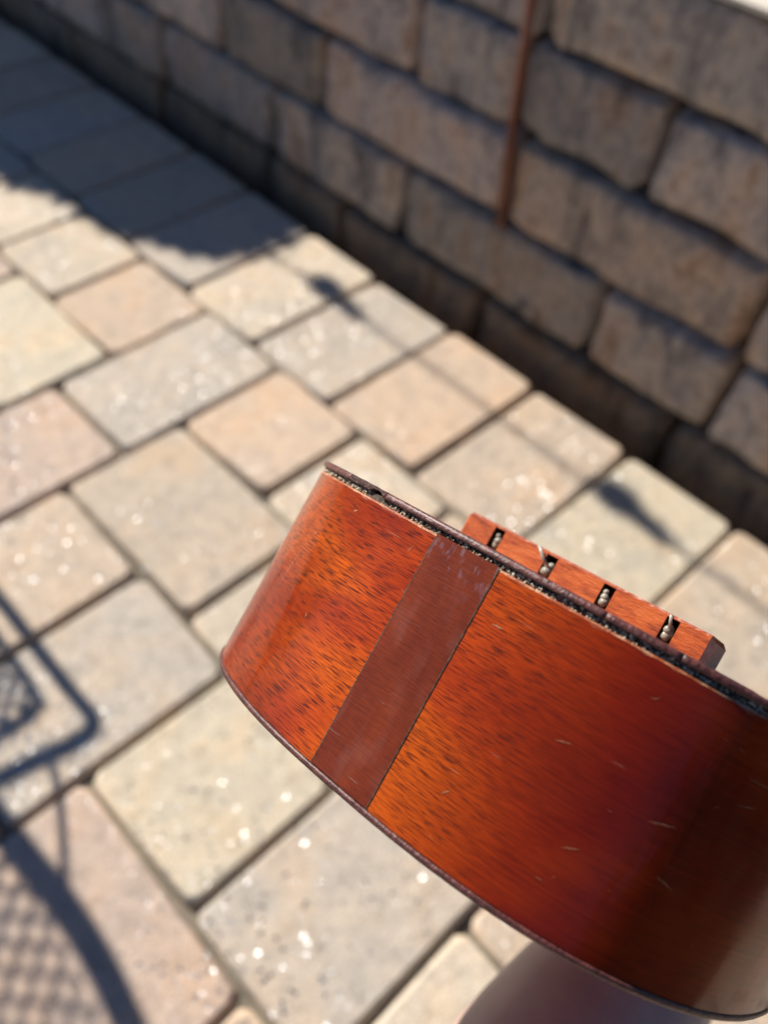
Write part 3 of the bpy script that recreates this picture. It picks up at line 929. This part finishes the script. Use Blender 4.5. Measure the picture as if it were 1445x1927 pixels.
# ------------------------------------------------------------------ iron mesh chair whose shadow falls on the paving
chair = empty('patio_chair', (-1.25, -0.17, 0))
tag(chair, 'black iron patio chair with diamond mesh back and bent arms', 'chair')
CO = chair.location
def ctube(name, pts, r, n=6, parent=chair, seg=10):
    vs, fs = tube(smooth_path([Vector(p) - CO for p in pts], n), r, seg)
    return link_mesh(name, vs, fs, M['iron'], parent, smooth=True)
AZ = 0.55                                        # arm height
XB = -0.398 - SUN_DU * AZ                         # the back stands here at arm height
YL = -0.030 - SUN_DV * 0.62                       # left stile
YR = YL - 0.48
def stile(y, sg):
    return [(XB - 0.030, y - sg * 0.018, 0.33), (XB - 0.014, y - sg * 0.016, 0.44), (XB, y - sg * 0.013, AZ), (XB + 0.012, y + sg * 0.007, 0.65), (XB + 0.022, y + sg * 0.006, 0.72), (XB + 0.040, y - sg * 0.006, 0.80)]
zt = 0.86
top_rail = [(XB + 0.05, YL - 0.07, zt + 0.035), (XB + 0.055, (YL + YR) / 2, zt + 0.055), (XB + 0.05, YR + 0.07, zt + 0.035)]
ctube('back_frame', stile(YL, 1) + top_rail + list(reversed(stile(YR, -1))), 0.0120, 6)
def mesh_panel(name, fn, w, h, px, pz, t):
    """diamond lattice of strands on the surface fn(a, b)"""
    parts = []
    def strand(p0, p1):
        n = max(2, int((Vector(p1) - Vector(p0)).length / 0.05))
        pts = [fn(p0[0] + (p1[0] - p0[0]) * k / n, p0[1] + (p1[1] - p0[1]) * k / n) - CO for k in range(n + 1)]
        parts.append(tube(pts, t, 4))
    n = int((w / px + h / pz)) + 2
    for i in range(-n, n):
        for sg in (1, -1):
            a0, b0, a1, b1 = px * i, 0.0, px * i + sg * px / pz * h, h
            tt = sorted(((0 - a0) / (a1 - a0), (w - a0) / (a1 - a0)))
            lo, hi_ = max(0, tt[0]), min(1, tt[1])
            if hi_ - lo > 0.02:
                strand((a0 + (a1 - a0) * lo, b0 + (b1 - b0) * lo), (a0 + (a1 - a0) * hi_, b0 + (b1 - b0) * hi_))
    return link_mesh(name, *join(parts), M['iron'], chair)
def back_fn(a, b):
    z = 0.36 + b
    x = XB - 0.026 + 0.07 * (b / 0.46)
    return Vector((x, YL - 0.008 - a, z))
mesh_panel('back_mesh', back_fn, YL - YR - 0.016, 0.47, 0.0250, 0.0172, 0.0024)
def seat_fn(a, b):
    return Vector((XB - 0.03 - b, YL - a, 0.370 + 0.012 * math.sin(b * 6)))
mesh_panel('seat_mesh', seat_fn, YL - YR, 0.44, 0.026, 0.022, 0.0026)
xf = XB - 0.47
ctube('seat_frame', [(XB - 0.025, YL + 0.004, 0.37), (xf + 0.12, YL + 0.004, 0.382), (xf + 0.03, YL - 0.02, 0.38), (xf, YL - 0.09, 0.372), (xf - 0.003, (YL + YR) / 2, 0.370), (xf, YR + 0.09, 0.372), (xf + 0.03, YR + 0.02, 0.38), (xf + 0.12, YR - 0.004, 0.382), (XB - 0.025, YR - 0.004, 0.37)], 0.010, 6)
for sg, y in ((1, YL), (-1, YR)):
    ya = y + sg * 0.094
    # the arm leaves the stile, jogs outwards, runs forward and turns down into the front leg
    ctube('arm', [(XB, y, AZ - 0.004), (XB + 0.004, y + sg * 0.045, AZ), (XB + 0.008, y + sg * 0.078, AZ + 0.002), (XB - 0.004, ya, AZ + 0.003), (XB - 0.05, ya, AZ + 0.004), (XB - 0.25, ya, AZ + 0.006), (xf + 0.06, ya, AZ), (xf + 0.01, ya, AZ - 0.04), (xf, ya, AZ - 0.12), (xf + 0.01, ya - sg * 0.02, 0.28), (xf, ya - sg * 0.01, 0.0)], 0.0068, 6)
    ctube('arm_brace', [(XB, y + sg * 0.050, AZ), (XB + 0.006, y + sg * 0.035, AZ + 0.04), (XB + 0.016, y + sg * 0.004, AZ + 0.085)], 0.0035, 5)
    ctube('arm_rail', [(XB - 0.004, y + sg * 0.006, AZ - 0.03), (XB - 0.02, y + sg * 0.055, AZ - 0.016), (XB - 0.06, y + sg * 0.068, AZ - 0.012), (XB - 0.25, y + sg * 0.068, AZ - 0.01), (xf + 0.05, y + sg * 0.068, AZ - 0.02)], 0.0050, 6)
    mesh_panel('arm_mesh', lambda a, b, y=y, sg=sg: Vector((XB - 0.012 - b, y + sg * (0.012 + a), AZ - 0.016)), 0.056, 0.36, 0.0200, 0.0200, 0.0028)
    ctube('rear_leg', [(XB - 0.030, y, 0.345), (XB - 0.012, y, 0.18), (XB + 0.025, y, 0.0)], 0.0110, 5)

# ------------------------------------------------------------------ string lights
ZC = 1.35
def sh3(X, Y, z):
    return Vector((X - SUN_DU * z, Y - SUN_DV * z, z))
c0 = sh3(-0.690, 0.646, ZC)
ybar = c0.y
xa, xb = c0.x - 0.517 - 0.25, c0.x + 0.517 * 4 + 0.25
def cable_z(x):
    t = (x - xa) / (xb - xa)
    return ZC + 0.05 * (2 * t - 1) ** 2
lights = empty('string_light', (xa, ybar, 0))
tag(lights, 'string of hanging globe bulbs on a black cable strung along the wall', 'string light')
LO = lights.location
N = 60
cab = [Vector((xa + (xb - xa) * k / N, ybar, cable_z(xa + (xb - xa) * k / N))) - LO for k in range(N + 1)]
link_mesh('cable', *tube(cab, 0.0036, 8), M['cable'], lights, smooth=True)
def lathe(prof, seg=16):
    vs, fs = [], []
    for zz, r in prof:
        for q in range(seg):
            a = 2 * math.pi * q / seg
            vs.append((r * math.cos(a), r * math.sin(a), zz))
    for i in range(len(prof) - 1):
        for q in range(seg):
            fs.append((i * seg + q, i * seg + (q + 1) % seg, (i + 1) * seg + (q + 1) % seg, (i + 1) * seg + q))
    fs.append(tuple(range(seg))); fs.append(tuple(range((len(prof) - 1) * seg, len(prof) * seg)))
    return vs, fs
for k in range(-1, 5):
    x = c0.x + 0.517 * k
    so = link_mesh('socket', *lathe([(0.004, 0.008), (0.0, 0.013), (-0.030, 0.013), (-0.034, 0.011)]), M['cable'], lights, smooth=True)
    so.location = Vector((x, ybar, cable_z(x))) - LO
    link_mesh('bulb', *lathe([(-0.033, 0.011), (-0.038, 0.016), (-0.046, 0.0215), (-0.056, 0.0230), (-0.066, 0.0205), (-0.073, 0.0135), (-0.076, 0.003)]), M['bulb'], so, smooth=True)
for x, lb in ((xa - 0.012, 'slim black iron pole on the wall holding the far end of the string lights'), (xb + 0.012, 'slim black iron pole on the wall holding the near end of the string lights')):
    p = empty('light_pole', (x, ybar, 0.4515))
    link_mesh('pole', *tube([(0, 0, 0.006), (0, 0, 0.99)], 0.011, 12), M['iron'], p, smooth=True)
    link_mesh('base_plate', *lathe([(0.0, 0.05), (0.008, 0.05), (0.010, 0.02), (0.03, 0.014)]), M['iron'], p)
    link_mesh('finial', *lathe([(0.985, 0.012), (1.0, 0.018), (1.018, 0.012), (1.025, 0.002)]), M['iron'], p, smooth=True)
    tag(p, lb, 'pole')

# ------------------------------------------------------------------ shrub in the bed that shades the far paving
shrub = tag(empty('shrub', (-2.12, 1.02, 0.42)), 'dense leafy green shrub growing in the bed above the wall', 'shrub')
SO = shrub.location
lobes = []
for (X, Y, z, rx, ry, rz) in [
        (-1.62, 0.78, 0.95, 0.30, 0.24, 0.30), (-1.36, 0.70, 0.95, 0.26, 0.215, 0.24), (-1.20, 0.645, 1.05, 0.20, 0.170, 0.17),
        (-1.04, 0.665, 1.10, 0.125, 0.145, 0.10), (-1.05, 0.76, 1.05, 0.12, 0.14, 0.10), (-0.965, 0.66, 1.10, 0.06, 0.075, 0.055), (-1.75, 0.60, 0.9, 0.25, 0.20, 0.25), (-1.40, 0.585, 0.95, 0.20, 0.15, 0.18), (-2.0, 0.66, 0.9, 0.3, 0.30, 0.3), (-2.4, 0.66, 0.9, 0.3, 0.32, 0.3), (-2.8, 0.7, 0.9, 0.3, 0.32, 0.3)]:
    c = sh3(X, Y, z)
    lobes.append((c, Vector((rx, ry, rz))))
rl = random.Random(11)
vs, fs = [], []
for c, r in lobes:
    vol = r.x * r.y * r.z
    n = int(3600 * (vol / 0.012) ** 0.67) + 500
    for _ in range(n):
        d = Vector((rl.gauss(0, 1), rl.gauss(0, 1), rl.gauss(0, 1))).normalized()
        k = rl.random() ** 0.45
        p = c + Vector((d.x * r.x, d.y * r.y, d.z * r.z)) * k
        if p.z < 0.60:
            continue
        a = Vector((rl.gauss(0, 1), rl.gauss(0, 1), rl.gauss(0, 0.7))).normalized()
        b = a.cross(Vector((rl.gauss(0, 1), rl.gauss(0, 1), rl.gauss(0, 1)))).normalized()
        ln, wd = rl.uniform(0.017, 0.028), rl.uniform(0.009, 0.014)
        nrm_ = a.cross(b) * ln * 0.12
        o = len(vs)
        p = p - SO
        vs += [p - a * ln, p - b * wd + nrm_, p + a * ln, p + b * wd + nrm_]
        fs += [(o, o + 1, o + 2, o + 3)]
link_mesh('crown', vs, fs, M['leaf'], shrub)
stems = []
for c, r in lobes:
    b0 = Vector((rl.uniform(-0.06, 0.06), rl.uniform(-0.05, 0.05), -0.03))
    e = c - SO
    stems.append(tube(smooth_path([b0, b0.lerp(e, 0.45) + Vector((0, 0.03, 0.12)), e], 6), [0.018 * (1 - 0.75 * k / 12) for k in range(13)], 7))
link_mesh('stem', *join(stems), M['bark'], shrub, smooth=True)

# ------------------------------------------------------------------ dark foliage added out of view, to darken the lacquer's reflection
added_hedge = tag(empty('added_hedge', (1.95, -2.0, 0)), 'unseen dark green foliage added to darken the reflection in the rim', 'added_hedge')
rh = random.Random(3)
vs, fs = [], []
for _ in range(9000):
    p = Vector((rh.choice([-0.38, -0.36, -0.30, 0.3]) + rh.gauss(0, 0.04), rh.uniform(-2.6, 2.6), 0.0))
    p.z = (1.6 + 0.16 * math.sin(p.y * 5) + 0.1 * math.sin(p.y * 13)) * rh.random() ** 0.9
    a = Vector((rh.gauss(0, 1), rh.gauss(0, 1), rh.gauss(0, 1))).normalized()
    b = a.cross(Vector((rh.gauss(0, 1), rh.gauss(0, 1), rh.gauss(0, 1)))).normalized()
    ln, wd = rh.uniform(0.03, 0.06), rh.uniform(0.018, 0.03)
    o = len(vs)
    vs += [p - a * ln, p - b * wd, p + a * ln, p + b * wd]
    fs.append((o, o + 1, o + 2, o + 3))
link_mesh('foliage', vs, fs, mk_simple('added_hedge_leaf', [(0.3, (0.010, 0.018, 0.008)), (0.7, (0.022, 0.036, 0.014))], 18, 0.6), added_hedge)
link_mesh('branches', *box(-0.28, 0.28, -2.55, 2.55, 0.02, 1.36), M['bark'], added_hedge)
